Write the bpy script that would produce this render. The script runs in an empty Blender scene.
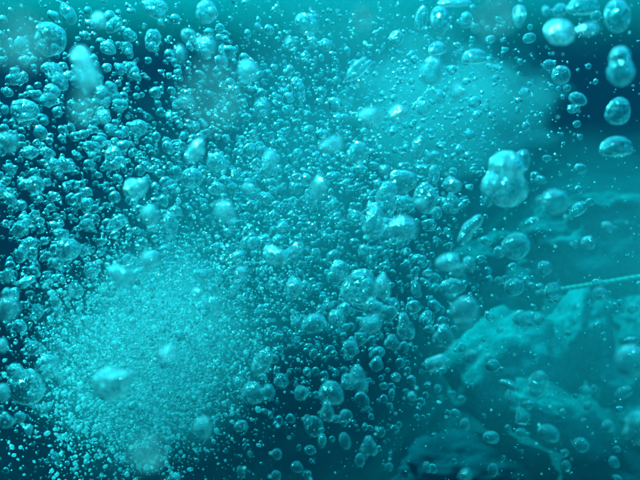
import bpy, bmesh, math, random
import numpy as np
from mathutils import Vector, Matrix, noise

random.seed(11)
rng = np.random.default_rng(11)
sc = bpy.context.scene
col = sc.collection
R = math.radians

# ------------------------------------------------------------------ camera, daylight, exposure
cam = bpy.data.cameras.new('camera')
cam_ob = bpy.data.objects.new('camera', cam)
col.objects.link(cam_ob)
sc.camera = cam_ob
cam.lens = 35
cam.sensor_width = 36
cam.clip_start = 0.01
cam.clip_end = 400
cam_ob.location = (0, 0, 0)
cam_ob.rotation_euler = (R(77), 0, 0)
cam.dof.use_dof = True
cam.dof.focus_distance = 0.95
cam.dof.aperture_fstop = 4.6

SUN_EL, SUN_AZ = 52, 302
WATER_TINT = (0.46, 0.92, 1.0)          # daylight after the metres of sea above this spot
world = bpy.data.worlds.new('World')
sc.world = world
world.use_nodes = True
wn, wl = world.node_tree.nodes, world.node_tree.links
bg = wn['Background']
sky = wn.new('ShaderNodeTexSky')
sky.sky_type = 'NISHITA'
sky.sun_disc = False
sky.sun_elevation = R(SUN_EL)
sky.sun_rotation = R(SUN_AZ)
tint = wn.new('ShaderNodeMix')
tint.data_type = 'RGBA'
tint.blend_type = 'MULTIPLY'
tint.inputs[0].default_value = 1
tint.inputs[7].default_value = (0.42, 0.97, 0.88, 1)
wl.new(sky.outputs[0], tint.inputs[6])
wl.new(tint.outputs[2], bg.inputs[0])
bg.inputs[1].default_value = 0.15

sun = bpy.data.lights.new('sun', 'SUN')
sun.energy = 5.0
sun.angle = R(14)          # the rippled surface overhead spreads the sun
sun.color = WATER_TINT
sun_ob = bpy.data.objects.new('sun', sun)
col.objects.link(sun_ob)
sd = Vector((math.sin(R(SUN_AZ)) * math.cos(R(SUN_EL)), math.cos(R(SUN_AZ)) * math.cos(R(SUN_EL)), math.sin(R(SUN_EL))))
sun_ob.rotation_euler = sd.to_track_quat('Z', 'Y').to_euler()

sc.view_settings.view_transform = 'Standard'
sc.view_settings.look = 'None'
sc.view_settings.exposure = 2.3
cy = sc.cycles
cy.max_bounces = 24
cy.transmission_bounces = 22
cy.glossy_bounces = 10
cy.diffuse_bounces = 4
cy.volume_bounces = 5
cy.transparent_max_bounces = 40
cy.caustics_reflective = False
cy.caustics_refractive = False

CM = cam_ob.rotation_euler.to_matrix()
TH = 18 / 35.0


def at(px, py, d):
    """world point seen at pixel (px, py) of the 640 x 480 photograph, d metres away"""
    return CM @ Vector(((px - 320) / 320 * TH * d, (240 - py) / 320 * TH * d, -d))


def psize(d):
    """metres per photograph pixel at distance d"""
    return TH * d / 320


# ------------------------------------------------------------------ materials
def mat(name):
    m = bpy.data.materials.new(name)
    m.use_nodes = True
    m.node_tree.nodes.clear()
    n, l = m.node_tree.nodes, m.node_tree.links
    return m, n, l, n.new('ShaderNodeOutputMaterial')


def bubble_mat(name, c_mid, c_rim, rough, glow_film, rim, ripple, fine=1.0, skin=0.85):
    """air in water: total reflection at the rim, a rippled, diverging lens in the middle; much of the light
    goes straight through, and white painted on the skin stands in for light from all round"""
    m, n, l, o = mat(name)
    tc = n.new('ShaderNodeTexCoord')
    wv = n.new('ShaderNodeTexNoise')
    wv.inputs['Scale'].default_value = 1.7 * fine
    wv.inputs['Detail'].default_value = 1.5
    l.new(tc.outputs['Object'], wv.inputs['Vector'])
    bp = n.new('ShaderNodeBump')
    bp.inputs['Strength'].default_value = ripple
    bp.inputs['Distance'].default_value = 0.35 / fine
    l.new(wv.outputs[0], bp.inputs['Height'])
    g = n.new('ShaderNodeBsdfGlass')
    g.inputs['IOR'].default_value = 0.75
    g.inputs['Roughness'].default_value = rough
    l.new(bp.outputs[0], g.inputs['Normal'])
    t = n.new('ShaderNodeBsdfTransparent')
    lw = n.new('ShaderNodeLayerWeight')
    lw.inputs['Blend'].default_value = 0.5
    cl = n.new('ShaderNodeMapRange')
    cl.inputs[1].default_value = 0.1
    cl.inputs[2].default_value = 0.75
    cl.inputs[3].default_value = c_mid
    cl.inputs[4].default_value = c_rim
    l.new(lw.outputs['Facing'], cl.inputs[0])
    a = n.new('ShaderNodeMixShader')
    l.new(cl.outputs[0], a.inputs[0])
    l.new(g.outputs[0], a.inputs[1])
    l.new(t.outputs[0], a.inputs[2])
    tr = n.new('ShaderNodeBsdfTranslucent')
    tr.inputs[0].default_value = (skin, skin, skin, 1)
    df = n.new('ShaderNodeBsdfDiffuse')
    df.inputs[0].default_value = (skin, skin, skin, 1)
    f = n.new('ShaderNodeMixShader')
    f.inputs[0].default_value = 0.3
    l.new(tr.outputs[0], f.inputs[1])
    l.new(df.outputs[0], f.inputs[2])
    no = n.new('ShaderNodeTexNoise')
    no.inputs['Scale'].default_value = 2.2 * fine
    no.inputs['Detail'].default_value = 4
    l.new(tc.outputs['Object'], no.inputs['Vector'])
    mr = n.new('ShaderNodeMapRange')  # patchy white painted over the body, imitating its milky surface light
    mr.inputs[1].default_value = 0.42
    mr.inputs[2].default_value = 0.68
    mr.inputs[3].default_value = glow_film * 0.15
    mr.inputs[4].default_value = glow_film * 2.2
    l.new(no.outputs[0], mr.inputs[0])
    rm = n.new('ShaderNodeMapRange')        # bright outline painted in for light reaching the bubble from every side
    rm.inputs[1].default_value = 0.70
    rm.inputs[2].default_value = 0.95
    rm.inputs[3].default_value = 0
    rm.inputs[4].default_value = rim
    l.new(lw.outputs['Facing'], rm.inputs[0])
    ad = n.new('ShaderNodeMath')
    ad.use_clamp = True
    l.new(mr.outputs[0], ad.inputs[0])
    l.new(rm.outputs[0], ad.inputs[1])
    b = n.new('ShaderNodeMixShader')
    l.new(ad.outputs[0], b.inputs[0])
    l.new(a.outputs[0], b.inputs[1])
    l.new(f.outputs[0], b.inputs[2])
    l.new(b.outputs[0], o.inputs[0])
    return m


M_BUB = bubble_mat('bubble_skin', 0.74, 0.25, 0.0, 0.035, 0.60, 0.35)
M_SWARM = bubble_mat('small_bubble_skin', 0.64, 0.22, 0.0, 0.03, 0.55, 0.12, 110)
M_TINY = bubble_mat('tiny_bubble_skin', 0.40, 0.10, 0.0, 0.06, 0.4, 0.45, 160)
M_FIZZ = bubble_mat('fizz_skin', 0.80, 0.30, 0.0, 1.9, 0.5, 0.10, 160)
M_MILK = bubble_mat('milky_bubble_skin', 0.62, 0.20, 0.0, 0.05, 0.55, 0.30)
M_FLAKE = bubble_mat('frothy_bubble_skin', 0.45, 0.15, 0.0, 0.20, 0.4, 0.45)
M_FROTH = bubble_mat('whitish_bubble_skin', 0.45, 0.12, 0.0, 0.36, 0.4, 0.50)
M_SOFT = bubble_mat('backscatter_haze_skin', 1.0, 1.0, 0.2, 0.30, 0.1, 0.02, 0.3, 0.36)  # flat grey painted as dim backscatter haze from particles near the lens


def rock_mat(name, pale, dark, lo, hi, scale):
    m, n, l, o = mat(name)
    tc = n.new('ShaderNodeTexCoord')
    a = n.new('ShaderNodeTexNoise')
    a.inputs['Scale'].default_value = scale
    a.inputs['Detail'].default_value = 8
    a.inputs['Roughness'].default_value = 0.62
    v = n.new('ShaderNodeTexNoise')
    v.inputs['Scale'].default_value = scale * 9
    v.inputs['Detail'].default_value = 6
    l.new(tc.outputs['Object'], a.inputs['Vector'])
    l.new(tc.outputs['Object'], v.inputs['Vector'])
    mx = n.new('ShaderNodeMath')
    mx.operation = 'MULTIPLY_ADD'
    l.new(v.outputs[0], mx.inputs[0])
    mx.inputs[1].default_value = 0.5
    l.new(a.outputs[0], mx.inputs[2])
    cr = n.new('ShaderNodeValToRGB')
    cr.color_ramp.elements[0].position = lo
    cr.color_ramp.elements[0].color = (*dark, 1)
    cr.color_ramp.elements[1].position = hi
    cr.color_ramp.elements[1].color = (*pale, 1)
    l.new(mx.outputs[0], cr.inputs[0])
    d = n.new('ShaderNodeBsdfPrincipled')
    d.inputs['Roughness'].default_value = 0.9
    l.new(cr.outputs[0], d.inputs['Base Color'])
    bp = n.new('ShaderNodeBump')
    bp.inputs['Strength'].default_value = 0.6
    bp.inputs['Distance'].default_value = 0.04
    l.new(v.outputs[0], bp.inputs['Height'])
    l.new(bp.outputs[0], d.inputs['Normal'])
    l.new(d.outputs[0], o.inputs[0])
    return m


M_SAND = rock_mat('seabed_sand_and_weed', (0.20, 0.23, 0.24), (0.045, 0.055, 0.06), 0.55, 0.95, 1.6)
M_PALE = rock_mat('pale_limestone', (0.36, 0.39, 0.40), (0.09, 0.105, 0.11), 0.55, 0.88, 2.6)
M_WEED = rock_mat('weedy_stone', (0.34, 0.37, 0.38), (0.05, 0.06, 0.065), 0.58, 0.92, 3.0)
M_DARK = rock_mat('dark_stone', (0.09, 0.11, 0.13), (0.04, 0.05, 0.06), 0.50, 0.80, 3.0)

m_haze, n, l, o = mat('sea_water')
pv = n.new('ShaderNodeVolumePrincipled')
pv.inputs['Density'].default_value = 1.0
pv.inputs['Color'].default_value = (0.002, 0.006, 0.0108, 1)
pv.inputs['Absorption Color'].default_value = (0.0, 0.64, 0.64, 1)
l.new(pv.outputs[0], o.inputs[1])


def mist_mat(name, dens, scale, edge):
    """a cloud of micro-bubbles: thick and billowing in the middle, thinning to nothing at its edge"""
    m, n, l, o = mat(name)
    tc = n.new('ShaderNodeTexCoord')
    ln = n.new('ShaderNodeVectorMath')
    ln.operation = 'LENGTH'
    l.new(tc.outputs['Object'], ln.inputs[0])
    no = n.new('ShaderNodeTexNoise')
    no.inputs['Scale'].default_value = scale
    no.inputs['Detail'].default_value = 4
    no.inputs['Roughness'].default_value = 0.6
    l.new(tc.outputs['Object'], no.inputs['Vector'])
    a = n.new('ShaderNodeMath')
    a.operation = 'MULTIPLY_ADD'            # noise pushes the edge in and out
    l.new(no.outputs[0], a.inputs[0])
    a.inputs[1].default_value = -1.3
    l.new(ln.outputs['Value'], a.inputs[2])
    mr = n.new('ShaderNodeMapRange')
    mr.interpolation_type = 'SMOOTHSTEP'
    mr.inputs[1].default_value = edge
    mr.inputs[2].default_value = -edge
    mr.inputs[3].default_value = 0
    mr.inputs[4].default_value = dens
    l.new(a.outputs[0], mr.inputs[0])
    v = n.new('ShaderNodeVolumeScatter')
    v.inputs['Color'].default_value = (0.98, 0.99, 0.99, 1)
    l.new(mr.outputs[0], v.inputs['Density'])
    l.new(v.outputs[0], o.inputs[1])
    return m


# ------------------------------------------------------------------ helpers
def link(name, me, m=None, parent=None):
    ob = bpy.data.objects.new(name, me)
    col.objects.link(ob)
    if m is not None and not me.materials:
        me.materials.append(m)
    if parent:
        ob.parent = parent
    return ob


def tag(ob, label=None, cat=None, group=None, kind=None):
    if label:
        ob['label'] = label
    if cat:
        ob['category'] = cat
    if group:
        ob['group'] = group
    if kind:
        ob['kind'] = kind
    return ob


_ico = {}


def ico(s):
    if s not in _ico:
        bm = bmesh.new()
        bmesh.ops.create_icosphere(bm, subdivisions=s, radius=1)
        v = np.array([x.co[:] for x in bm.verts])
        v /= np.linalg.norm(v, axis=1)[:, None]
        f = np.array([[x.index for x in p.verts] for p in bm.faces])
        bm.free()
        _ico[s] = (v, f)
    return _ico[s]


def lumps(nv, amp, f0, f1, k, g):
    """sum of random waves over a sphere of directions"""
    r = np.zeros(len(nv))
    for _ in range(k):
        d = g.normal(size=3)
        d *= g.uniform(f0, f1) / np.linalg.norm(d)
        r += np.cos(nv @ d + g.uniform(0, 6.28))
    return amp * r / math.sqrt(k)


def union_r(nv, cs, rs):
    """radius along each direction of a union of balls that all hold the origin"""
    out = []
    for c, r in zip(cs, rs):
        c = np.array(c, float)
        b = nv @ c
        disc = np.maximum(b * b - (c @ c) + r * r, 0)
        out.append(b + np.sqrt(disc))
    out = np.array(out)
    k = 14.0
    return np.log(np.exp(k * out).sum(0)) / k


def shape(kind, sub, g):
    n, f = ico(sub)
    if kind == 'r':
        r = 1 + lumps(n, .06, 1.2, 2.6, 4, g)
    elif kind == 'o':
        r = 1 + lumps(n, .14, 1.2, 3.0, 4, g) + lumps(n, .012, 5, 8, 4, g)
    elif kind == 'p':
        r = union_r(n, [(0, 0, .5), (0.12, 0, -.42)], [.62, .78]) + lumps(n, .035, 2, 4, 4, g)
    elif kind == 'l':
        r = union_r(n, [(0, .05, .42), (.42, 0, -.3), (-.4, .1, -.28)], [.62, .66, .60]) + lumps(n, .03, 2, 4, 4, g)
    elif kind == 'b':
        r = union_r(n, [(.12, 0, .55), (-.18, 0, 0), (.12, 0, -.55)], [.62, .60, .66]) + lumps(n, .04, 2, 4, 4, g)
    elif kind == 'c':
        r = 1 + lumps(n, .13, 2.2, 4.2, 5, g) + lumps(n, .035, 5, 9, 6, g)
    elif kind == 'f':
        r = 1.25 + lumps(n, .12, 2.0, 5, 5, g)
        for _ in range(7):
            d = g.normal(size=3)
            d /= np.linalg.norm(d)
            q = np.maximum(n @ d, 1e-3)
            r = np.minimum(r, .80 / q + lumps(n, .03, 4, 9, 3, g))
    elif kind == 'k':
        r = 1 + lumps(n, .06, 1.5, 3, 4, g)
    v = n * r[:, None]
    if kind == 'k':
        z = v[:, 2]
        v[:, 2] = np.where(z < -.15, -.15 + (z + .15) * .30, z)
        v[:, 2] -= v[:, 2].mean() * .5
    v -= (v.max(0) + v.min(0)) / 2
    v /= (v.max(0) - v.min(0)) / 2
    return v, f


def mesh_from(name, v, f, m=None, smooth=True):
    me = bpy.data.meshes.new(name)
    nv, nf, k = len(v), len(f), f.shape[1]
    me.vertices.add(nv)
    me.vertices.foreach_set('co', np.ascontiguousarray(v, dtype=np.float32).ravel())
    me.loops.add(nf * k)
    me.loops.foreach_set('vertex_index', np.ascontiguousarray(f, dtype=np.int32).ravel())
    me.polygons.add(nf)
    me.polygons.foreach_set('loop_start', np.arange(0, nf * k, k, dtype=np.int32))
    me.polygons.foreach_set('use_smooth', np.full(nf, smooth))
    me.update()
    me.validate()
    if m is not None:
        me.materials.append(m)
    return me


# ------------------------------------------------------------------ the setting: water, seabed, rocks
bm = bmesh.new()
bmesh.ops.create_cube(bm, size=1)
me = bpy.data.meshes.new('haze')
bm.to_mesh(me)
bm.free()
haze = link('haze', me, m_haze)
haze.scale = (80, 80, 9.3)
haze.location = (0, 20, -2.95)
tag(haze, 'blue green sea water that fades everything far off', None, None, 'stuff')


def ground_z(x, y):
    """deep on the left, a reef slope climbing away to the right"""
    s = 1 / (1 + np.exp(-(x - 0.95 - 0.10 * (y - 2)) * 1.7))
    z = -6.2 + s * (4.25 + 0.25 * np.clip(y - 1.6, 0, 4))
    z = z + 0.05 * np.sin(x * 3.1 + y * 1.7) + 0.04 * np.sin(x * 5.3 - y * 4.1 + 1)
    return z


gx = np.concatenate([np.linspace(-38, -4, 24), np.linspace(-3.8, 5, 180), np.linspace(5.3, 38, 24)])
gy = np.concatenate([np.linspace(-18, .2, 20), np.linspace(.3, 7, 150), np.linspace(7.4, 58, 30)])
X, Y = np.meshgrid(gx, gy)
Z = ground_z(X, Y)
P = np.stack([X.ravel(), Y.ravel(), Z.ravel()], 1)
for i, p in enumerate(P):
    if -4 < p[0] < 5 and .2 < p[1] < 7:
        P[i, 2] += 0.13 * noise.fractal(Vector((p[0] * 2.4, p[1] * 2.4, 0)), 1.0, 2.1, 5)
nx, ny = len(gx), len(gy)
ii = np.arange(nx * ny).reshape(ny, nx)
F = np.stack([ii[:-1, :-1].ravel(), ii[:-1, 1:].ravel(), ii[1:, 1:].ravel(), ii[1:, :-1].ravel()], 1)
seabed = link('seabed', mesh_from('seabed', P, F, M_SAND))
tag(seabed, 'dim weedy seabed slope climbing to the right', None, None, 'structure')


def rock(x, y, w, h, dpt, d, m, label, seed, rough=.3, rot=0):
    n, f = ico(5)
    off = Vector((seed * 7.3, seed * 3.1, seed))
    v = np.empty_like(n)
    for i, q in enumerate(n):
        qv = Vector(q)
        r = 1 + rough * noise.fractal(qv * 1.5 + off, .9, 2.0, 5)
        v[i] = q * r
    v -= (v.max(0) + v.min(0)) / 2
    v /= (v.max(0) - v.min(0)) / 2
    s = psize(d)
    d += 1.1
    s = psize(d)
    ob = link('rock', mesh_from('rock', v, f, m))
    ob.location = at(x, y, d)
    ob.scale = (w / 2 * s, dpt / 2, h / 2 * s)
    ob.rotation_euler = (0, R(rot), 0)
    return tag(ob, label, 'rock', 'reef rocks on the slope')


rock(515, 372, 150, 130, .55, 2.7, M_PALE, 'broad pale limestone hump behind the tall elliptical bubble', 1, .2)
rock(578, 332, 62, 100, .40, 2.6, M_PALE, 'upright pale rock below the rope end', 2, .25)
rock(613, 380, 56, 60, .35, 2.5, M_PALE, 'small bright slanting rock at right edge under the blurred round bubble', 3, .25, 35)
rock(562, 422, 130, 60, .40, 2.45, M_PALE, 'wedge shaped pale ledge sloping down to the right', 4, .25, 32)
rock(600, 248, 170, 110, .60, 3.2, M_WEED, 'knobbly weed covered boulder above the rope', 5, .4)
rock(505, 275, 120, 90, .50, 3.1, M_WEED, 'dim weedy rock left of the rope end', 6, .3)
rock(645, 322, 70, 60, .5, 2.9, M_WEED, 'dim rock between rope and blurred round bubble at right edge', 7, .3)
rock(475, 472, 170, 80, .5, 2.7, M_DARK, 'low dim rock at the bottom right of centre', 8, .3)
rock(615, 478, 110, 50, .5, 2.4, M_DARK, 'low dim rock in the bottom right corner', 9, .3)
rock(640, 412, 50, 46, .4, 2.4, M_PALE, 'rounded pale rock cut by right edge near the bottom', 13, .2)


# the rope: three strands laid round each other
def rope():
    a, b, c = at(536, 293, 2.10), at(600, 284, 2.06), at(690, 268, 2.0)
    pts = []
    for i in range(90):
        t = i / 89
        p = a * (1 - t) ** 2 + 2 * b * t * (1 - t) + c * t * t
        pts.append(p)
    root = bpy.data.objects.new('rope', None)
    col.objects.link(root)
    root.location = a
    tag(root, 'thin pale rope stretched across the reef at the right', 'rope')
    m, n, l, o = mat('rope_fibre')
    d = n.new('ShaderNodeBsdfPrincipled')
    d.inputs['Base Color'].default_value = (.32, .32, .28, 1)
    d.inputs['Roughness'].default_value = .9
    l.new(d.outputs[0], o.inputs[0])
    for s in range(3):
        v = []
        for i, p in enumerate(pts):
            ax = (pts[min(i + 1, 89)] - pts[max(i - 1, 0)]).normalized()
            u = ax.cross(Vector((0, 1, 0))).normalized()
            w = ax.cross(u)
            ang = i * .55 + s * 2.094
            cen = p + (u * math.cos(ang) + w * math.sin(ang)) * .0042 - a
            for k in range(8):
                q = k * math.pi / 4
                v.append(cen + (u * math.cos(q) + w * math.sin(q)) * .0042)
        f = [[i * 8 + k, i * 8 + (k + 1) % 8, i * 8 + 8 + (k + 1) % 8, i * 8 + 8 + k] for i in range(89) for k in range(8)]
        link('strand', mesh_from('strand', np.array([list(x) for x in v]), np.array(f), m), None, root)


rope()


# ------------------------------------------------------------------ clouds of micro-bubbles (scattering volumes)
def mist(x, y, w, h, depth, d, dens, label, seed, rough, scale, edge=0.3, name='bubble_mist'):
    n, f = ico(5)
    off = Vector((seed * 5.1, seed, seed * 2.3))
    v = np.empty_like(n)
    for i, q in enumerate(n):
        qv = Vector(q)
        v[i] = q * (1 + rough * noise.fractal(qv * 1.7 + off, .8, 2.1, 5))
    v -= (v.max(0) + v.min(0)) / 2
    v /= (v.max(0) - v.min(0)) / 2
    s = psize(d)
    ob = link(name, mesh_from(name, v, f, mist_mat(name, dens, scale, edge)))
    ob.location = at(x, y, d)
    ob.scale = (w / 2 * s, depth / 2, h / 2 * s)
    ob.rotation_euler = (R(-6), 0, 0)
    return tag(ob, label, None, None, 'stuff')


mist(448, 112, 310, 200, .45, 1.8, 1.5, 'pale cloud of micro bubbles with a lobed right edge', 1, .15, 2.8, .10)
mist(350, 70, 420, 230,   .6, 2.0, .5, 'hazy teal cloud of micro bubbles at the top centre', 2, .2, 1.8)
mist(275, 225, 460, 380, .6, 1.9, .5, 'teal cloud of micro bubbles behind the dense swarm', 3, .2, 1.8)
mist(150, 352, 270, 290, .5, 1.12, 1.5, 'bright cyan cloud of micro bubbles at lower left', 4, .15, 1.6)
mist(630, 310, 520, 420, .5, 1.75, .72, 'faint haze veil added in front of the reef', 6, .2, 1.0, .5)  # extra volume, added to lighten and soften the reef with teal haze

# ------------------------------------------------------------------ bubbles
g0 = np.random.default_rng(5)
PROTO = {k: [mesh_from('air_bubble', *shape(k, 4 if k in 'cfk' else 3, g0)) for _ in range(4)] for k in 'ropblcfk'}
MATS = {'n': M_BUB, 'm': M_MILK, 'w': M_FLAKE, 's': M_SOFT, 'v': M_FROTH}
_mesh_m = {}


def bubble_mesh(kind, var, mk):
    key = (kind, var % 4, mk)
    if key not in _mesh_m:
        me = PROTO[kind][var % 4].copy()
        me.name = 'air_bubble'
        me.materials.append(MATS[mk])
        _mesh_m[key] = me
    return _mesh_m[key]


# x, y, width, height in the photograph, tilt (degrees, clockwise), shape, distance, skin, look
B = []


def add(*rows):
    B.extend(rows)


# upper left
add((20, 40, 52, 56, 0, 'o', .15, 's', '!huge blurred pale patch of backscatter in the upper left corner'),
    (85, 68, 26, 42, -8, 'p', 0.354, 'v', '!bright white blurred bubble pair at upper left above the blurred flask'),
    (83, 106, 26, 40, 0, 'o', .22, 's', '!blurred flask shaped backscatter patch right under the white blurred pair'),
    (99, 20, 16, 16, 0, 'r', 0.425, 'w', '!round white blurred bubble near top edge at upper left'),
    (114, 25, 20, 12, -40, 'o', .85, 'n', 'slanting clear oval bubble'),
    (57, 77, 15, 31, -28, 'b', .75, 'n', 'long leaning clear bubble'),
    (25, 110, 27, 21, 8, 'o', .70, 'n', 'large flat oval clear bubble'),
    (15, 74, 11, 13, -20, 'b', .8, 'm', 'white glinting bean bubble'),
    (24, 77, 8, 11, -10, 'o', .82, 'n', 'small dark oval bubble'),
    (52, 92, 16, 14, 20, 'c', .7, 'm', 'wrinkled white topped bubble'),
    (103, 117, 15, 14, 0, 'r', .5, 'm', 'softly blurred bright round bubble'),
    (68, 13, 13, 23, -22, 'c', .8, 'n', 'crumpled leaning bubble with sparkling end'),
    (50, 40, 30, 34, 10, 'c', .75, 'n', 'large folded translucent bubble'),
    (155, 8, 27, 18, 20, 'b', .7, 'n', 'curved clear bubble on the top edge'),
    (108, 48, 15, 13, 0, 'c', .8, 'm', 'crumpled sparkling bubble'),
    (130, 35, 13, 13, 0, 'c', .85, 'n', 'knobbly clear bubble'),
    (102, 96, 11, 20, 0, 'o', .42, 'm', 'blurred upright white bubble'),
    (114, 93, 11, 24, -28, 'b', .9, 'n', 'thin leaning clear bubble'),
    (68, 74, 12, 6, -10, 'k', .8, 'm', 'small white flat bubble'),
    (127, 48, 11, 12, 0, 'o', .85, 'n', 'small rough clear bubble'),
    (120, 105, 16, 12, 0, 'c', .8, 'm', 'sparkling wrinkled bubble'),
    (153, 40, 16, 22, 0, 'c', .8, 'n', 'tall wrinkled clear bubble'),
    (132, 70, 14, 16, 0, 'c', .95, 'n', 'rough bubbly clear bubble'),
    (8, 92, 10, 10, 0, 'c', .85, 'm', 'small sparkling bubble'),
    (36, 95, 12, 10, 0, 'c', .9, 'n', 'little crinkled bubble'))
# upper middle
add((210, 94, 62, 62, 0, 'o', .135, 's', '!huge dim blurred backscatter patch left of the white round bubble'),
    (248, 71, 20, 22, 0, 'r', 0.425, 'w', '!white round softly blurred bubble near the top just right of the huge dim patch'),
    (222, 53, 6, 15, -15, 'b', .7, 'm', 'narrow upright white bubble'),
    (220, 28, 9, 9, 0, 'r', .9, 'n', 'small clear ring bubble'),
    (180, 55, 11, 18, 0, 'o', .38, 'm', 'blurred upright pale bubble'),
    (207, 46, 20, 18, 0, 'o', .34, 'm', 'blurred pale roundish bubble'),
    (206, 12, 19, 22, 0, 'o', .55, 'n', 'pale oval bubble'),
    (188, 36, 14, 14, 0, 'c', .6, 'm', 'pale rough bubble'),
    (290, 44, 11, 14, 0, 'c', .5, 'm', 'white hearted small bubble'),
    (306, 24, 24, 20, 0, 'c', .6, 'n', 'pale wrinkled wide bubble'),
    (325, 45, 13, 12, 0, 'r', .8, 'n', 'round clear bubble beside a dark gap'),
    (313, 43, 9, 12, 0, 'c', .8, 'm', 'sparkling bubble beside a dark gap'),
    (298, 90, 13, 27, -14, 'o', .8, 'n', 'tall thin outlined clear bubble'),
    (258, 26, 8, 5, 35, 'o', .7, 'm', 'tiny slanting white bubble'),
    (287, 111, 12, 12, 0, 'o', .9, 'n', 'plain roundish bubble'),
    (262, 108, 16, 18, 0, 'o', .5, 'n', 'dim soft edged bubble'),
    (185, 102, 16, 12, 0, 'o', .5, 'm', 'pale blurred bubble at the lower left rim'),
    (363, 17, 21, 22, 0, 'o', .30, 's', '!blurred squarish pale backscatter patch hanging at the top edge right of centre'),
    (421, 18, 12, 23, 4, 'o', .70, 'n', 'upright narrow clear oval bubble'),
    (440, 20, 19, 29, 8, 'o', .65, 'n', 'large upright egg shaped bubble'),
    (396, 38, 14, 15, 0, 'r', .75, 'n', 'round bubble with a single glint'),
    (357, 70, 34, 13, -42, 'b', .7, 'n', 'long banana shaped bubble slanting up'),
    (466, 20, 13, 16, 0, 'r', .7, 'n', 'round clear bubble'),
    (475, 28, 9, 9, 0, 'r', .7, 'n', 'smaller round clear bubble'),
    (474, 56, 26, 14, 0, 'k', .7, 'n', '!wide cap shaped bubble left of the pale micro bubble cloud at the top'),
    (432, 72, 22, 28, 20, 'c', .45, 'm', 'twisted bubble with a bright white glint'),
    (458, 92, 15, 17, 0, 'c', 0.448, 'w', 'blurred bright crumpled bubble'),
    (440, 97, 10, 15, -20, 'o', .7, 'n', 'small leaning oval bubble'),
    (423, 108, 15, 15, 0, 'r', .7, 'n', 'round bubble with a crescent rim'),
    (370, 116, 28, 16, 0, 'b', 0.425, 'w', '!white blurred wide bubble left of a second white blur near the upper middle'),
    (398, 113, 18, 15, 0, 'o', 0.425, 'w', 'blurred white oval bubble'),
    (437, 48, 20, 13, -10, 'k', .75, 'n', 'pale low dome bubble'),
    (400, 72, 9, 9, 0, 'r', .8, 'n', 'small soft round bubble'),
    (455, 2, 34, 8, 0, 'k', .6, 'm', 'flat pale bubble at the top edge'))
# upper right
add((495, 15, 40, 36, 0, 'o', .19, 's', '!large dim blurred backscatter patch above the pale micro bubble cloud'),
    (519, 17, 12, 23, 10, 'c', .6, 'n', 'crumpled upright bubble on the rim'),
    (560, 32, 32, 24, 24, 'o', 0.472, 'v', '!big white glinting blurred bubble at top right'),
    (588, 29, 26, 11, -8, 'b', .42, 'm', 'blurred wing shaped bubble joined to and'),
    (583, 5, 30, 18, 0, 'k', .6, 'n', 'flat wide bubble at the top edge'),
    (617, 16, 25, 34, 5, 'o', .55, 'n', '!upright shell shaped clear bubble in the top right corner'),
    (621, 66, 25, 40, 0, 'p', .45, 'm', '!upright double bubble with two glints near the right edge'),
    (619, 111, 25, 27, 10, 'o', .6, 'n', 'round double walled bubble with a crescent highlight'),
    (561, 75, 18, 18, 20, 'r', .65, 'n', '!round clear bubble with bright rim below the big white glinting one'),
    (549, 65, 12, 11, 0, 'r', .8, 'n', 'dim round bubble'),
    (567, 88, 7, 7, 0, 'r', .8, 'n', 'tiny ring bubble'),
    (578, 99, 18, 12, 28, 'o', .7, 'n', 'leaning pale oval bubble'),
    (572, 109, 9, 9, 0, 'r', .7, 'm', 'small bright bubble'),
    (596, 16, 10, 11, 0, 'r', .7, 'n', 'small round bubble'),
    (546, 11, 8, 10, 0, 'c', .6, 'm', 'small pale glinting bubble'),
    (560, 10, 14, 12, 0, 'o', .6, 'n', 'dim roundish bubble'),
    (529, 38, 13, 10, 0, 'o', .8, 'n', 'dim small oval bubble'),
    (490, 40, 10, 8, -20, 'c', .7, 'm', 'sparkling small bubble'),
    (525, 93, 12, 10, 0, 'o', .7, 'n', 'small clear bubble within the pale cloud'),
    (486, 108, 8, 11, -20, 'c', .7, 'm', 'small bright angular bubble within the pale cloud'),
    (530, 27, 5, 6, 0, 'r', .8, 'n', 'tiny round bubble'),
    (580, 137, 6, 6, 0, 'r', .8, 'm', 'tiny bright white bubble'),
    (577, 124, 9, 7, 0, 'o', .8, 'n', 'small pale oval bubble'),
    (616, 146, 32, 20, 0, 'k', .6, 'n', 'flat wide dim dome bubble'),
    (605, 147, 6, 10, -15, 'b', .6, 'm', 'short upright white bubble inside the dim dome'))
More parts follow.
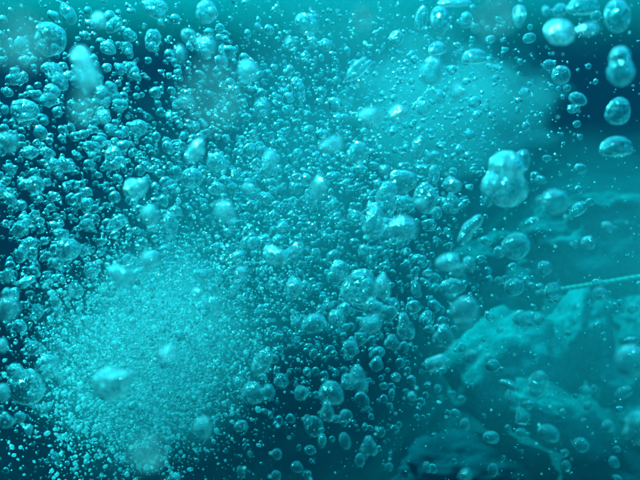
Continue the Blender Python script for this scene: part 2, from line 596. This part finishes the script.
# left middle
add((9, 143, 18, 20, 0, 'c', .45, 'm', 'blurred pale wrinkled bubble by the left edge'),
    (35, 185, 18, 18, 0, 'r', .7, 'n', '!round clear bubble in the left swarm midway down'),
    (114, 158, 17, 24, 0, 'o', .65, 'n', 'upright squarish clear bubble'),
    (136, 187, 26, 21, -25, 'c', 0.55, 'w', '!white crinkled twisted bubble in the left swarm'),
    (150, 216, 17, 22, 0, 'o', 0.448, 'w', 'blurred bright white bubble'),
    (153, 228, 12, 6, -10, 'k', .6, 'm', 'small white curved bubble'),
    (10, 199, 15, 11, 25, 'c', .7, 'm', 'bright slanting bubble'),
    (20, 229, 14, 19, 15, 'f', .8, 'n', 'shard shaped clear bubble'),
    (61, 234, 15, 10, 0, 'c', .75, 'm', 'sparkling wide bubble'),
    (139, 128, 17, 16, 0, 'c', .75, 'm', 'crumpled sparkling bubble'),
    (10, 169, 11, 12, 0, 'c', .75, 'm', 'small bright rough bubble'),
    (65, 165, 20, 15, 0, 'c', .8, 'n', 'wide rough clear bubble'),
    (87, 192, 10, 9, 0, 'o', .7, 'm', 'small bright bubble'),
    (48, 153, 14, 10, 30, 'c', .75, 'm', 'slanting white crinkled bubble'),
    (30, 152, 16, 12, 0, 'o', .8, 'n', 'oval clear bubble'),
    (116, 224, 26, 12, -35, 'b', .75, 'n', 'long slanting clear bubble'),
    (92, 148, 16, 14, 0, 'c', .8, 'n', 'rough clear bubble'),
    (110, 130, 10, 10, 0, 'o', .5, 'm', 'soft pale bubble'))
# centre
add((195, 151, 15, 28, 33, 'o', 0.496, 'w', '!blurred white oval bubble leaning right in the left centre swarm'),
    (216, 162, 19, 18, 0, 'o', .6, 'm', 'pale roundish bubble'),
    (270, 162, 15, 25, 0, 'o', 0.448, 'w', '!upright white blurred oval bubble above the centre'),
    (225, 211, 22, 21, 0, 'p', 0.378, 'w', '!blurred round bubble with two white glints left of centre'),
    (192, 178, 22, 20, 0, 'o', .7, 'n', 'wide clear bubble'),
    (248, 188, 14, 11, -20, 'c', 0.6, 'w', 'bright crinkled bubble'),
    (170, 226, 15, 27, 0, 'o', .7, 'n', 'tall clear oval bubble'),
    (174, 211, 16, 10, 0, 'k', .7, 'n', 'small cap bubble above the tall oval'),
    (319, 188, 15, 24, 10, 'o', 0.425, 'w', '!blurred white upright bubble left of the tall vase shaped bubble'),
    (331, 145, 27, 14, -15, 'b', 0.425, 'w', 'blurred wide white bubble'),
    (357, 153, 18, 25, 35, 'o', .6, 'n', '!leaning oval clear bubble above the tall vase shaped bubble'),
    (418, 147, 11, 22, 10, 'o', .6, 'm', 'upright leaning bubble with soft glint'),
    (430, 157, 11, 10, 0, 'r', .6, 'm', 'small pale round bubble'),
    (386, 198, 21, 34, 0, 'b', .65, 'n', '!tall vase shaped clear bubble right of centre'),
    (403, 182, 26, 24, 0, 'c', .75, 'n', 'large crumpled clear bubble'),
    (403, 203, 15, 14, 0, 'o', .75, 'n', 'round clear bubble'),
    (426, 198, 25, 30, 15, 'f', .65, 'n', 'large angular folded bubble'),
    (421, 203, 13, 9, 20, 'o', 0.5, 'w', 'white soft bubble'),
    (403, 228, 29, 25, 0, 'r', .40, 'm', '!blurred smooth round bubble below the tall vase shaped bubble'),
    (452, 184, 19, 16, 0, 'f', .7, 'm', 'angular sparkling crumpled bubble'),
    (434, 174, 11, 18, 10, 'c', .7, 'n', 'small upright rough bubble'),
    (453, 171, 8, 7, 0, 'r', .8, 'n', 'tiny clear ring bubble'),
    (385, 171, 11, 12, 0, 'r', .5, 'm', 'dim blurred round bubble'),
    (374, 221, 20, 31, 0, 'k', .55, 'm', 'hat shaped bubble with a white glint'),
    (372, 208, 14, 9, 0, 'k', .7, 'm', 'small white capped bubble'),
    (453, 203, 16, 21, 0, 'c', .7, 'n', 'crumpled upright bubble'),
    (469, 229, 14, 36, 32, 'b', .6, 'm', '!long bubble leaning right below and left of the giant bubble'),
    (437, 213, 10, 13, 0, 'o', .8, 'n', 'small clear oval bubble'),
    (355, 218, 16, 16, 0, 'r', .75, 'n', 'round clear bubble'))
# right middle
add((521, 160, 18, 22, 20, 'k', .62, 'n', '!small dome bubble behind the upper right of the giant bubble'),
    (507, 179, 46, 56, 12, 'p', .58, 'w', '!giant two lobed bubble leaning right below the pale micro bubble cloud'),
    (487, 187, 12, 16, 0, 'c', .5, 'n', 'rough bubble clinging to its left flank'),
    (541, 180, 11, 8, 0, 'c', .65, 'm', 'sparkling little bubble pair'),
    (535, 176, 9, 9, 0, 'r', .75, 'n', 'dim ring bubble'),
    (580, 169, 12, 11, 0, 'r', .7, 'm', 'bright small round bubble'),
    (555, 202, 26, 24, 0, 'c', .46, 'm', '!blurred round bubble with white glints lower right of the giant bubble'),
    (540, 201, 8, 10, 0, 'r', .5, 'n', 'small soft bubble'),
    (578, 209, 19, 12, -30, 'o', .75, 'n', 'thin leaning outlined bubble'),
    (547, 158, 9, 6, 0, 'o', .8, 'n', 'tiny dim oval bubble'),
    (608, 226, 14, 8, 15, 'c', 0.6, 'w', 'white sparkling bubble against the weedy boulder'),
    (588, 243, 13, 13, 0, 'c', 0.65, 'w', 'sparkling white crinkled bubble against the weedy boulder'),
    (532, 221, 16, 8, -25, 'c', .7, 'm', 'thin slanting sparkling bubble'),
    (590, 202, 9, 8, 0, 'r', .8, 'n', 'small dim round bubble'),
    (570, 187, 7, 5, 0, 'o', .8, 'n', 'tiny dim oval bubble'),
    (516, 246, 28, 26, 0, 'o', .65, 'n', '!big clear ring bubble with bright edges below the giant bubble'),
    (499, 252, 11, 12, 0, 'r', .7, 'n', 'small ring bubble'),
    (514, 287, 21, 18, 0, 'r', .7, 'n', '!round clear ring bubble in a chain left of the rope end'),
    (499, 281, 9, 8, 0, 'c', .7, 'm', 'little sparkling bubble'),
    (532, 285, 8, 5, 0, 'o', .75, 'm', 'tiny chain bubble'),
    (540, 286, 9, 7, 0, 'c', .75, 'm', 'little sparkling chain bubble'),
    (553, 291, 17, 18, 0, 'r', .7, 'n', '!clear ring bubble in front of the rope end'),
    (545, 268, 15, 14, 0, 'c', .7, 'm', 'sparkling crinkled bubble'),
    (521, 319, 17, 16, 15, 'f', .65, 'm', '!white edged sparkling bubble below the ring bubble chain'),
    (540, 320, 11, 11, 0, 'c', .65, 'm', 'smaller sparkling bubble'),
    (530, 324, 8, 5, 20, 'o', 0.65, 'w', 'tiny white bubble'),
    (598, 283, 12, 8, 0, 'c', .8, 'n', 'crumpled dark bubble lying across the rope'),
    (600, 294, 14, 14, 0, 'r', .6, 'n', 'dim round bubble just below the rope'),
    (633, 309, 11, 11, 0, 'r', .7, 'n', 'small round bubble near the right edge below the rope'),
    (632, 341, 16, 9, 0, 'c', .65, 'm', 'wide wrinkled bubble near the right edge'),
    (631, 361, 29, 32, 0, 'o', .42, 'm', '!blurred round bubble on the right edge below the rope'))
# left lower
add((8, 309, 22, 24, 20, 'o', .40, 'm', '!blurred smooth bubble on the left edge two thirds down'),
    (10, 295, 16, 16, 0, 'c', .6, 'm', 'sparkling crinkled bubble'),
    (34, 348, 18, 15, 0, 'r', .7, 'n', '!ring bubble with bright rim in the dark water at lower left'),
    (3, 346, 9, 15, 0, 'c', 0.5, 'w', 'bright white bubble cut by the left edge'),
    (121, 275, 31, 17, 32, 'b', 0.496, 'w', '!slanting blurred white leaf shaped bubble above the bright fizz'),
    (149, 260, 18, 18, 0, 'r', 0.401, 'w', '!white round blurred bubble above the bright fizz'),
    (143, 270, 8, 8, 0, 'r', .5, 'm', 'small white bubble'),
    (68, 250, 24, 22, 20, 'c', .7, 'm', 'big crumpled sparkling bubble'),
    (58, 263, 12, 12, 0, 'r', .7, 'n', 'clear ring bubble'),
    (84, 250, 12, 12, 0, 'c', .75, 'n', 'rough clear bubble'),
    (88, 322, 13, 12, 0, 'c', .7, 'm', 'rosette shaped sparkling bubble'),
    (26, 282, 22, 9, -25, 'c', .75, 'm', 'long crumpled bubble slanting up'),
    (20, 326, 14, 13, 0, 'c', .7, 'm', 'sparkling rough bubble'),
    (58, 346, 13, 12, 0, 'c', .75, 'n', 'pale rough bubble'),
    (8, 276, 10, 16, 20, 'c', .75, 'm', 'white edged narrow bubble'),
    (30, 243, 14, 10, 0, 'c', .75, 'm', 'bright flat crinkled bubble'),
    (55, 302, 12, 13, 0, 'c', .8, 'n', 'small rough bubble'),
    (59, 313, 8, 12, 15, 'c', .75, 'm', 'small white flecked bubble'),
    (38, 310, 14, 7, 40, 'c', .75, 'm', 'small slanting sparkling bubble'),
    (92, 270, 16, 16, 0, 'c', .8, 'n', 'knobbly clear bubble'),
    (75, 290, 16, 16, 0, 'c', .8, 'n', 'wrinkled clear bubble'),
    (48, 256, 10, 10, 0, 'c', .8, 'n', 'small pale crinkled bubble'),
    (112, 384, 38, 33, -10, 'f', 0.50, 'v', '!frothy whitish blurred bubble in the bright fizz at lower left'),
    (127, 376, 16, 10, -15, 'o', 0.389, 'w', 'blurred white tail bubble'),
    (16, 372, 18, 17, 0, 'c', .65, 'm', 'round sparkling wrinkled bubble'),
    (48, 366, 23, 23, 0, 'o', .55, 'n', '!round bubble with two glints at lower left'),
    (26, 387, 40, 34, 20, 'o', .70, 'n', '!large dim rough skinned bubble at lower left'),
    (59, 379, 10, 15, 0, 'o', .7, 'm', 'small upright pale bubble'),
    (3, 393, 12, 18, 0, 'c', 0.5, 'w', 'bright bubble cut by the left edge'),
    (147, 452, 36, 34, 0, 'o', .20, 's', '!large dim blurred backscatter patch at the bottom below the fizz'),
    (40, 410, 14, 12, 0, 'c', .7, 'm', 'crumpled sparkling bubble'),
    (29, 430, 7, 11, 0, 'c', 0.65, 'w', 'small bright white bubble'),
    (53, 457, 11, 11, 0, 'r', .7, 'n', 'dim round bubble'),
    (6, 420, 14, 16, 0, 'c', .6, 'n', 'dim wrinkled bubble at the left edge'),
    (20, 418, 10, 12, 0, 'c', .7, 'm', 'white flecked bubble'))
# middle lower
add((196, 293, 11, 12, 0, 'f', 0.6, 'w', 'bright triangular white bubble'),
    (241, 272, 15, 11, 0, 'k', 0.55, 'w', '!white wedge shaped bubble left of and below centre'),
    (240, 282, 15, 7, -15, 'o', .55, 'm', 'slanting white bubble just underneath'),
    (275, 256, 26, 19, 20, 'c', 0.55, 'w', '!white folded bubble at the middle of the swarm'),
    (294, 288, 16, 20, 0, 'c', 0.6, 'w', 'upright crinkled white bubble'),
    (294, 250, 22, 10, -38, 'b', .6, 'm', 'slanting ridge shaped bubble'),
    (313, 323, 24, 20, 0, 'o', .6, 'm', '!dim oval bubble with a slanting white glint below the centre'),
    (201, 275, 15, 13, 0, 'c', .7, 'm', 'sparkling clustered bubble'),
    (167, 353, 18, 14, -30, 'f', 0.354, 'v', '!small blurred whitish flake bubble above right of the frothy one in the fizz'),
    (214, 305, 16, 18, 0, 'c', .55, 'n', 'soft pale bubble'),
    (235, 257, 17, 8, -20, 'o', .6, 'm', 'slanting pale bubble'),
    (340, 270, 18, 20, 0, 'r', .6, 'm', '!round bubble with bright right rim left of the wide dome bubble'),
    (360, 286, 36, 36, 10, 'k', .70, 'n', '!wide dome shaped clear bubble right of and below centre'),
    (383, 287, 15, 26, 0, 'c', 0.55, 'w', 'tall crinkled white bubble'),
    (374, 306, 18, 18, 0, 'c', .65, 'm', 'crumpled bright bubble'),
    (388, 314, 18, 18, 0, 'c', .7, 'n', 'rough dark bubble'),
    (405, 326, 17, 28, -15, 'l', .65, 'n', 'upright three lobed bubble'),
    (371, 325, 20, 18, 0, 'r', .42, 'm', '!blurred pale round bubble below the wide dome bubble'),
    (392, 342, 17, 16, 0, 'l', .65, 'm', 'small sparkling clustered bubble'),
    (448, 262, 26, 16, -10, 'o', 0.472, 'w', '!big white blurred bubble of a pair left of the big clear ring bubble'),
    (457, 270, 14, 14, 0, 'c', 0.496, 'w', 'soft white bubble touching it'),
    (469, 264, 13, 15, 0, 'c', 0.65, 'w', 'crinkled sparkling white bubble'),
    (465, 309, 25, 26, 20, 'o', .42, 'm', '!large soft oval bubble below the big white blurred pair'),
    (464, 323, 20, 10, 10, 'o', .45, 'm', 'soft white flat bubble at its foot'),
    (444, 336, 22, 24, 0, 'l', .60, 'n', '!clover shaped three lobed bubble below the large soft oval bubble'),
    (452, 287, 26, 16, -20, 'c', .65, 'n', 'wide crumpled clear bubble'),
    (436, 363, 28, 18, 0, 'f', .55, 'm', '!sharp edged bubble with white rims above the dark bottom water'),
    (427, 321, 9, 9, 0, 'r', .75, 'm', 'small round bright bubble'),
    (416, 290, 10, 16, 0, 'b', .7, 'n', 'small upright double bubble'),
    (472, 357, 15, 14, 0, 'r', .6, 'n', 'round soft bubble'),
    (489, 358, 9, 10, 0, 'o', .7, 'n', 'small dim oval bubble'),
    (350, 350, 14, 20, 0, 'c', .65, 'n', 'upright rough clear bubble'),
    (336, 318, 16, 16, 0, 'c', .65, 'm', 'crumpled white flecked bubble'))
# bottom
add((203, 427, 18, 22, 20, 'c', 0.472, 'w', '!blurred bubble with a bright white glint in the dark bottom water'),
    (262, 362, 17, 29, 24, 'o', .60, 'n', '!leaf shaped smooth bubble leaning right at lower centre'),
    (253, 392, 23, 21, 0, 'k', .65, 'n', '!domed bubble with a curved highlight below the leaf shaped bubble'),
    (239, 383, 12, 13, 0, 'r', .7, 'm', 'small wrinkled round bubble'),
    (269, 391, 12, 14, 0, 'c', .65, 'm', 'bright crumpled bubble'),
    (277, 454, 10, 12, 0, 'r', .7, 'n', 'small clear ring bubble'),
    (276, 476, 10, 12, 0, 'r', .7, 'n', 'clear ring bubble at the bottom edge'),
    (241, 472, 8, 13, -20, 'o', .7, 'n', 'small upright oval bubble with a bright side'),
    (297, 467, 12, 11, 0, 'c', .7, 'n', 'small crumpled dark bubble'),
    (302, 392, 15, 16, 0, 'c', .65, 'n', 'round crumpled clear bubble'),
    (310, 450, 12, 9, 20, 'o', .7, 'n', 'thin outlined clear bubble'),
    (175, 478, 12, 9, 0, 'r', .5, 'm', 'blurred bubble cut by the bottom edge'),
    (250, 454, 6, 7, 0, 'r', .7, 'n', 'tiny dim round bubble'),
    (308, 420, 13, 9, 40, 'p', .7, 'm', 'little double bubble'),
    (307, 475, 9, 9, 0, 'c', .7, 'n', 'small sparkling bubble near the bottom edge'),
    (281, 380, 15, 13, 0, 'l', .7, 'n', 'small clustered clear bubble'),
    (331, 392, 26, 22, 0, 'k', .60, 'n', '!mushroom cap bubble with a white glint at bottom centre'),
    (327, 411, 14, 22, 0, 'l', .62, 'm', 'clustered stem of small bubbles'),
    (346, 416, 13, 13, 0, 'r', .65, 'n', 'round ring bubble'),
    (336, 419, 8, 8, 0, 'r', .65, 'n', 'smaller ring bubble'),
    (358, 379, 16, 27, 0, 'c', .50, 'm', '!soft crumpled column shaped bubble right of the mushroom cap bubble'),
    (346, 384, 10, 11, 0, 'c', .7, 'm', 'small crumpled bubble'),
    (396, 377, 10, 9, 0, 'r', .65, 'm', 'small bright round bubble'),
    (384, 386, 9, 7, 0, 'o', .7, 'n', 'small clear oval bubble'),
    (412, 396, 9, 10, 0, 'c', 0.65, 'w', 'little white glinting bubble'),
    (406, 391, 6, 5, 0, 'r', .7, 'n', 'tiny round bubble'),
    (345, 441, 11, 17, -18, 'o', .65, 'n', 'upright pear shaped bubble'),
    (369, 446, 17, 20, 0, 'l', .65, 'm', '!clustered sparkling bubble in the dark bottom water right of the mushroom cap'),
    (381, 432, 9, 10, 0, 'o', .7, 'n', 'small clear oval bubble'),
    (360, 460, 10, 14, 0, 'o', .7, 'n', 'upright dim outlined bubble'),
    (322, 441, 7, 15, 0, 'o', .65, 'm', 'upright white edged bubble'),
    (389, 467, 8, 9, 0, 'o', .65, 'm', 'small bright bubble'),
    (427, 467, 8, 11, 0, 'c', .65, 'm', 'small white tipped bubble'),
    (438, 388, 8, 9, 0, 'c', .7, 'n', 'small crumpled bubble'),
    (441, 398, 6, 6, 0, 'r', .7, 'n', 'tiny round bubble'),
    (452, 393, 8, 5, -15, 'o', .7, 'n', 'tiny flat bubble'),
    (465, 424, 9, 12, 10, 'c', .65, 'm', '!small bright bubble pair in the dark bottom water right of centre'),
    (465, 475, 14, 11, 0, 'o', .45, 'm', 'soft pale bubble near the bottom edge'),
    (462, 399, 8, 7, 0, 'r', .6, 'n', 'small dim round bubble'))
# lower right
add((538, 384, 18, 27, 16, 'o', .60, 'n', '!tall elliptical ring bubble leaning right over the pale hump'),
    (509, 385, 20, 9, 10, 'c', .65, 'm', 'flat crumpled sparkling bubble'),
    (512, 399, 11, 21, -35, 'o', .65, 'n', 'leaning outlined bubble'),
    (528, 405, 13, 9, 0, 'c', .7, 'n', 'small crumpled clear bubble'),
    (523, 417, 15, 18, 0, 'f', .7, 'n', 'diamond shaped dim bubble'),
    (549, 433, 22, 16, 15, 'c', .60, 'm', '!sparkling clustered bubble below the tall elliptical ring bubble'),
    (491, 437, 17, 12, 20, 'o', .65, 'm', '!leaning oval bubble with a bright left end at lower right'),
    (522, 433, 12, 9, 0, 'o', .7, 'n', 'small clear oval bubble'),
    (508, 428, 6, 7, 0, 'r', .7, 'm', 'tiny bright round bubble'),
    (588, 406, 9, 9, 0, 'r', .65, 'm', 'small round bubble with white centre'),
    (608, 426, 12, 12, 0, 'r', .6, 'm', '!bright round bubble in the dark lower right'),
    (581, 445, 15, 14, 0, 'o', .7, 'n', 'dim wide clear bubble'),
    (565, 453, 8, 8, 0, 'r', .7, 'n', 'small dim round bubble'),
    (614, 462, 10, 12, -30, 'o', .65, 'm', 'leaning small oval bubble'),
    (627, 433, 10, 12, 0, 'o', .6, 'n', 'dim upright bubble near right edge'),
    (566, 466, 9, 12, 0, 'o', .7, 'n', 'upright dim small bubble'),
    (493, 470, 10, 14, 0, 'o', .75, 'n', 'faint outlined bubble near the bottom edge'),
    (617, 449, 7, 6, 0, 'r', .7, 'n', 'tiny dim round bubble'),
    (563, 411, 6, 6, 20, 'c', 0.7, 'w', 'tiny white glinting bubble'),
    (586, 391, 13, 10, 0, 'o', .7, 'n', 'dim clear oval bubble'),
    (623, 392, 18, 10, -30, 'k', .65, 'n', 'flat leaning clear bubble near the right edge'),
    (594, 388, 6, 6, 0, 'r', .7, 'n', 'tiny ring bubble'),
    (617, 478, 9, 6, 0, 'r', .7, 'n', 'small dim bubble cut by the bottom edge'),
    (637, 428, 22, 32, 0, 'o', .45, 'n', '!dim blurred bubble cut by the right edge in the lower right corner'),
    (569, 333, 6, 6, 0, 'r', .7, 'm', 'tiny white bubble over the upright pale rock'),
    (500, 330, 7, 6, 0, 'r', .7, 'n', 'tiny dim bubble'))
placed = []
for i, (x, y, w, h, rot, kind, d, mk, look) in enumerate(B):
    ob = link('air_bubble', bubble_mesh(kind, i, mk))
    s = psize(d)
    ob.location = at(x, y, d)
    ob.scale = (w / 2 * s, (w + h) / 4 * .8 * s, h / 2 * s)
    ob.rotation_euler = (R(-6) + random.uniform(-.25, .25), R(rot), random.uniform(-.5, .5))
    placed.append((ob, x, y, w, h, kind, d, look))

# every bubble gets a label of its own: its look, and where it lies from the nearest conspicuous bubble
MARKS = [(85, 68, 'white upper left pair'), (210, 94, 'huge dim blurred patch'),
         (248, 71, 'white round blurred bubble near the top'), (363, 17, 'squarish top edge blur'),
         (474, 56, 'wide cap bubble near the top'), (495, 15, 'dim patch above the cloud'),
         (560, 32, 'big white top right bubble'), (561, 75, 'bright rimmed top right bubble'),
         (621, 66, 'upright double bubble'), (35, 185, 'left swarm round bubble'),
         (136, 187, 'white twisted bubble'), (195, 151, 'leaning white oval bubble'),
         (270, 162, 'upright white oval above the centre'), (225, 211, 'two glint bubble left of centre'),
         (386, 198, 'tall vase shaped bubble'), (403, 228, 'blurred smooth round bubble'),
         (506, 180, 'giant bubble'), (555, 202, 'blurred glinting bubble'),
         (516, 246, 'big clear ring bubble'), (553, 291, 'ring bubble at the rope end'),
         (521, 319, 'white edged bubble below the chain'), (631, 361, 'blurred right edge bubble'),
         (8, 309, 'smooth bubble on the left edge'), (34, 348, 'ring bubble at lower left'),
         (121, 275, 'slanting white leaf bubble'), (112, 384, 'frothy whitish bubble'),
         (26, 387, 'large dim rough bubble'), (275, 256, 'white folded bubble in mid swarm'),
         (360, 286, 'wide dome bubble'), (448, 262, 'big white blurred pair'), (465, 309, 'large soft oval bubble'),
         (444, 336, 'clover shaped bubble'), (203, 427, 'bottom white glint bubble'),
         (262, 362, 'leaf shaped bubble at lower centre'), (253, 392, 'domed bubble at lower centre'),
         (331, 392, 'mushroom cap bubble'), (369, 446, 'bottom sparkling cluster'),
         (465, 424, 'small bright pair'), (538, 384, 'tall elliptical ring bubble'),
         (549, 433, 'sparkling cluster at lower right'), (608, 426, 'bright round bubble at lower right'),
         (432, 72, 'white glinting twisted bubble at top'), (436, 363, 'sharp edged white rimmed bubble'),
         (619, 111, 'crescent lit bubble'), (57, 77, 'long leaning bubble at upper left')]
DIRS = ['right of', 'lower right of', 'below', 'lower left of', 'left of', 'upper left of', 'above', 'upper right of']
_used = set()


def say(look, x, y):
    if look[0] == '!':
        lab = look[1:]
    else:
        ms = sorted((math.hypot(x - a, y - b), a, b, t) for a, b, t in MARKS)
        ms = [q for q in ms if q[0] > 5][:3]
        for j, (dd, a, b, t) in enumerate(ms + [ms[0]]):
            way = DIRS[int(round(math.degrees(math.atan2(y - b, x - a)) / 45)) % 8]
            near = 'just ' if dd < 22 else ('' if dd < 60 else 'well ')
            lab = f'{look} {near}{way} the {t}'
            if lab not in _used:
                break
    if lab in _used:
        return None
    _used.add(lab)
    return lab


BUBBLES = 'air bubbles rising through the water'
for ob, x, y, w, h, kind, d, look in placed:
    tag(ob, say(look, x, y) or 'small clear bubble in the dense middle of the swarm', 'bubble', BUBBLES)


# ------------------------------------------------------------------ the swarm and the fizz, past counting
VAR = [shape(k, 2, g0) for k in 'rrrooooccpblfk']
VAR1 = [shape(k, 1, g0) for k in 'rrooooc']


def joined(name, pts, rad, variants, m, label, squash=(.6, 1.0)):
    vs, fs, base = [], [], 0
    which = rng.integers(0, len(variants), len(pts))
    for k, (v, f) in enumerate(variants):
        idx = np.nonzero(which == k)[0]
        if not len(idx):
            continue
        c = len(idx)
        q = rng.normal(size=(c, 4))
        q /= np.linalg.norm(q, axis=1)[:, None]
        a, b, cc, d = q.T
        Rm = np.stack([1 - 2 * (cc**2 + d**2), 2 * (b * cc - a * d), 2 * (b * d + a * cc),
                       2 * (b * cc + a * d), 1 - 2 * (b**2 + d**2), 2 * (cc * d - a * b),
                       2 * (b * d - a * cc), 2 * (cc * d + a * b), 1 - 2 * (b**2 + cc**2)], 1).reshape(c, 3, 3)
        sv = v[None] * np.stack([np.ones(c), rng.uniform(*squash, c), rng.uniform(*squash, c)], 1)[:, None, :]
        w = np.einsum('cij,cvj->cvi', Rm, sv) * rad[idx][:, None, None] + pts[idx][:, None, :]
        vs.append(w.reshape(-1, 3))
        fs.append((f[None] + (np.arange(c) * len(v))[:, None, None]).reshape(-1, 3) + base)
        base += c * len(v)
    ob = link(name, mesh_from(name, np.concatenate(vs), np.concatenate(fs), m))
    return tag(ob, label, None, None, 'stuff')


def plume(n, cx, cy, sx, sy, ang, d0, d1, p0, sig, pmax):
    """points spread through a cloud centred on a pixel, between two distances; radii in metres"""
    u = rng.normal(size=(n, 2)) * (sx, sy)
    ca, sa = math.cos(R(ang)), math.sin(R(ang))
    x = cx + u[:, 0] * ca - u[:, 1] * sa
    y = cy + u[:, 0] * sa + u[:, 1] * ca
    d = rng.uniform(d0, d1, n)
    ok = (x > -40) & (x < 680) & (y > -40) & (y < 520)
    x, y, d = x[ok], y[ok], d[ok]
    C = np.array(CM)
    loc = np.stack([(x - 320) / 320 * TH * d, (240 - y) / 320 * TH * d, -d], 1) @ C.T
    r = np.minimum(p0 * np.exp(rng.normal(size=len(x)) * sig), pmax) / 2 * TH * 1.2 / 320
    return loc, r


def cat(*pl):
    return np.concatenate([p[0] for p in pl]), np.concatenate([p[1] for p in pl])


S = [
    # left: middling crumpled bubbles with dark gaps between them
    plume(600, 70, 120, 64, 82, 0, .75, 1.5, 4.9, .5, 13),
    plume(200, 25, 200, 35, 70, 0, .75, 1.4, 5.2, .45, 11),
    plume(120, 40, 320, 34, 60, 0, .75, 1.3, 5.5, .45, 11),
    # centre: small and dense
    plume(2200, 235, 205, 95, 72, 10, .8, 1.6, 4.7, .48, 12),
    plume(420, 370, 255, 62, 62, 0, .75, 1.5, 5.0, .55, 15),
    plume(300, 330, 330, 70, 42, 0, .75, 1.4, 4.6, .50, 13),
    # top: over the mist
    plume(520, 330, 85, 85, 45, 0, .8, 1.6, 4.0, .45, 10),
    # sparse bubbles out to the right and along the bottom
    plume(120, 430, 170, 60, 50, 0, .8, 1.4, 4.0, .5, 10),
    plume(110, 545, 300, 80, 110, 0, .7, 1.4, 3.6, .5, 9),
    plume(110, 370, 420, 120, 40, 0, .7, 1.4, 3.6, .5, 9),
]
loc, r = cat(*S)
order = np.argsort(-r / np.linalg.norm(loc, axis=1))
loc, r = loc[order], r[order]
n_single = max(0, 300 - len(placed))
CI = np.array(CM)
looks = {'r': 'clear round bubble', 'o': 'clear oval bubble', 'c': 'crinkled bubble', 'b': 'bean shaped bubble', 'l': 'lobed bubble', 'p': 'double bubble'}
for i in range(n_single):
    kind = 'cocrocolcobp'[i % 12]
    ob = link('air_bubble', bubble_mesh(kind, i, 'n' if i % 3 else 'm'))
    ob.location = loc[i]
    ob.scale = r[i] * Vector((1, random.uniform(.6, 1), random.uniform(.7, 1.1)))
    ob.rotation_euler = [random.uniform(0, 6.28) for _ in range(3)]
    c = CI.T @ loc[i]
    px, py = 320 + c[0] / -c[2] / TH * 320, 240 - c[1] / -c[2] / TH * 320
    big = 'largish' if r[i] / -c[2] / TH * 640 > 14 else 'smallish'
    tag(ob, say(f'{big} {looks[kind]}', px, py) or 'small clear bubble in the dense middle of the swarm', 'bubble', BUBBLES)
loc, r = loc[n_single:], r[n_single:]
joined('bubble_swarm', loc, r, VAR, M_SWARM, 'dense swarm of small clear bubbles across the middle and left')

T = [
    plume(6000, 128, 374, 50, 56, 0, .75, 1.15, 1.45, .6, 5.5),
    plume(2600, 190, 320, 75, 42, -35, .8, 1.25, 1.5, .5, 4.5),
    plume(500, 260, 215, 120, 90, 10, .8, 1.6, 1.9, .40, 4),
]
loc2, r2 = cat(*T)
joined('bubble_fizz', loc2, r2, VAR1, M_FIZZ, 'bright cyan fizz of tiny bubbles at lower left thinning towards the centre')
T = [
    plume(1500, 140, 350, 60, 70, 0, .70, 1.1, 1.7, .5, 6),
    plume(1800, 205, 345, 75, 60, 0, .8, 1.3, 1.9, .45, 6),
    plume(1000, 260, 215, 120, 90, 10, .8, 1.6, 2.2, .40, 5),
    plume(900, 60, 330, 55, 110, 0, .8, 1.4, 2.0, .45, 4),
    plume(1100, 340, 90, 110, 60, 0, .8, 1.6, 2.0, .45, 5),
    plume(700, 450, 105, 55, 40, 0, 1.0, 1.7, 2.2, .6, 8),
]
loc2, r2 = cat(*T)
joined('tiny_bubbles', loc2, r2, VAR1, M_TINY, 'tiny clear glinting bubbles scattered through the fizz and the swarm')

# specks drifting everywhere
N = 2600
d = rng.uniform(.5, 1.8, N)
x, y = rng.uniform(-30, 670, N), rng.uniform(-30, 510, N)
loc3 = np.stack([(x - 320) / 320 * TH * d, (240 - y) / 320 * TH * d, -d], 1) @ CI.T
joined('drifting_specks', loc3, rng.uniform(.35, .8, N) * TH / 320 * rng.uniform(.8, 1.4, N), [ico(1)], M_FIZZ, 'fine pale specks drifting everywhere in the water')
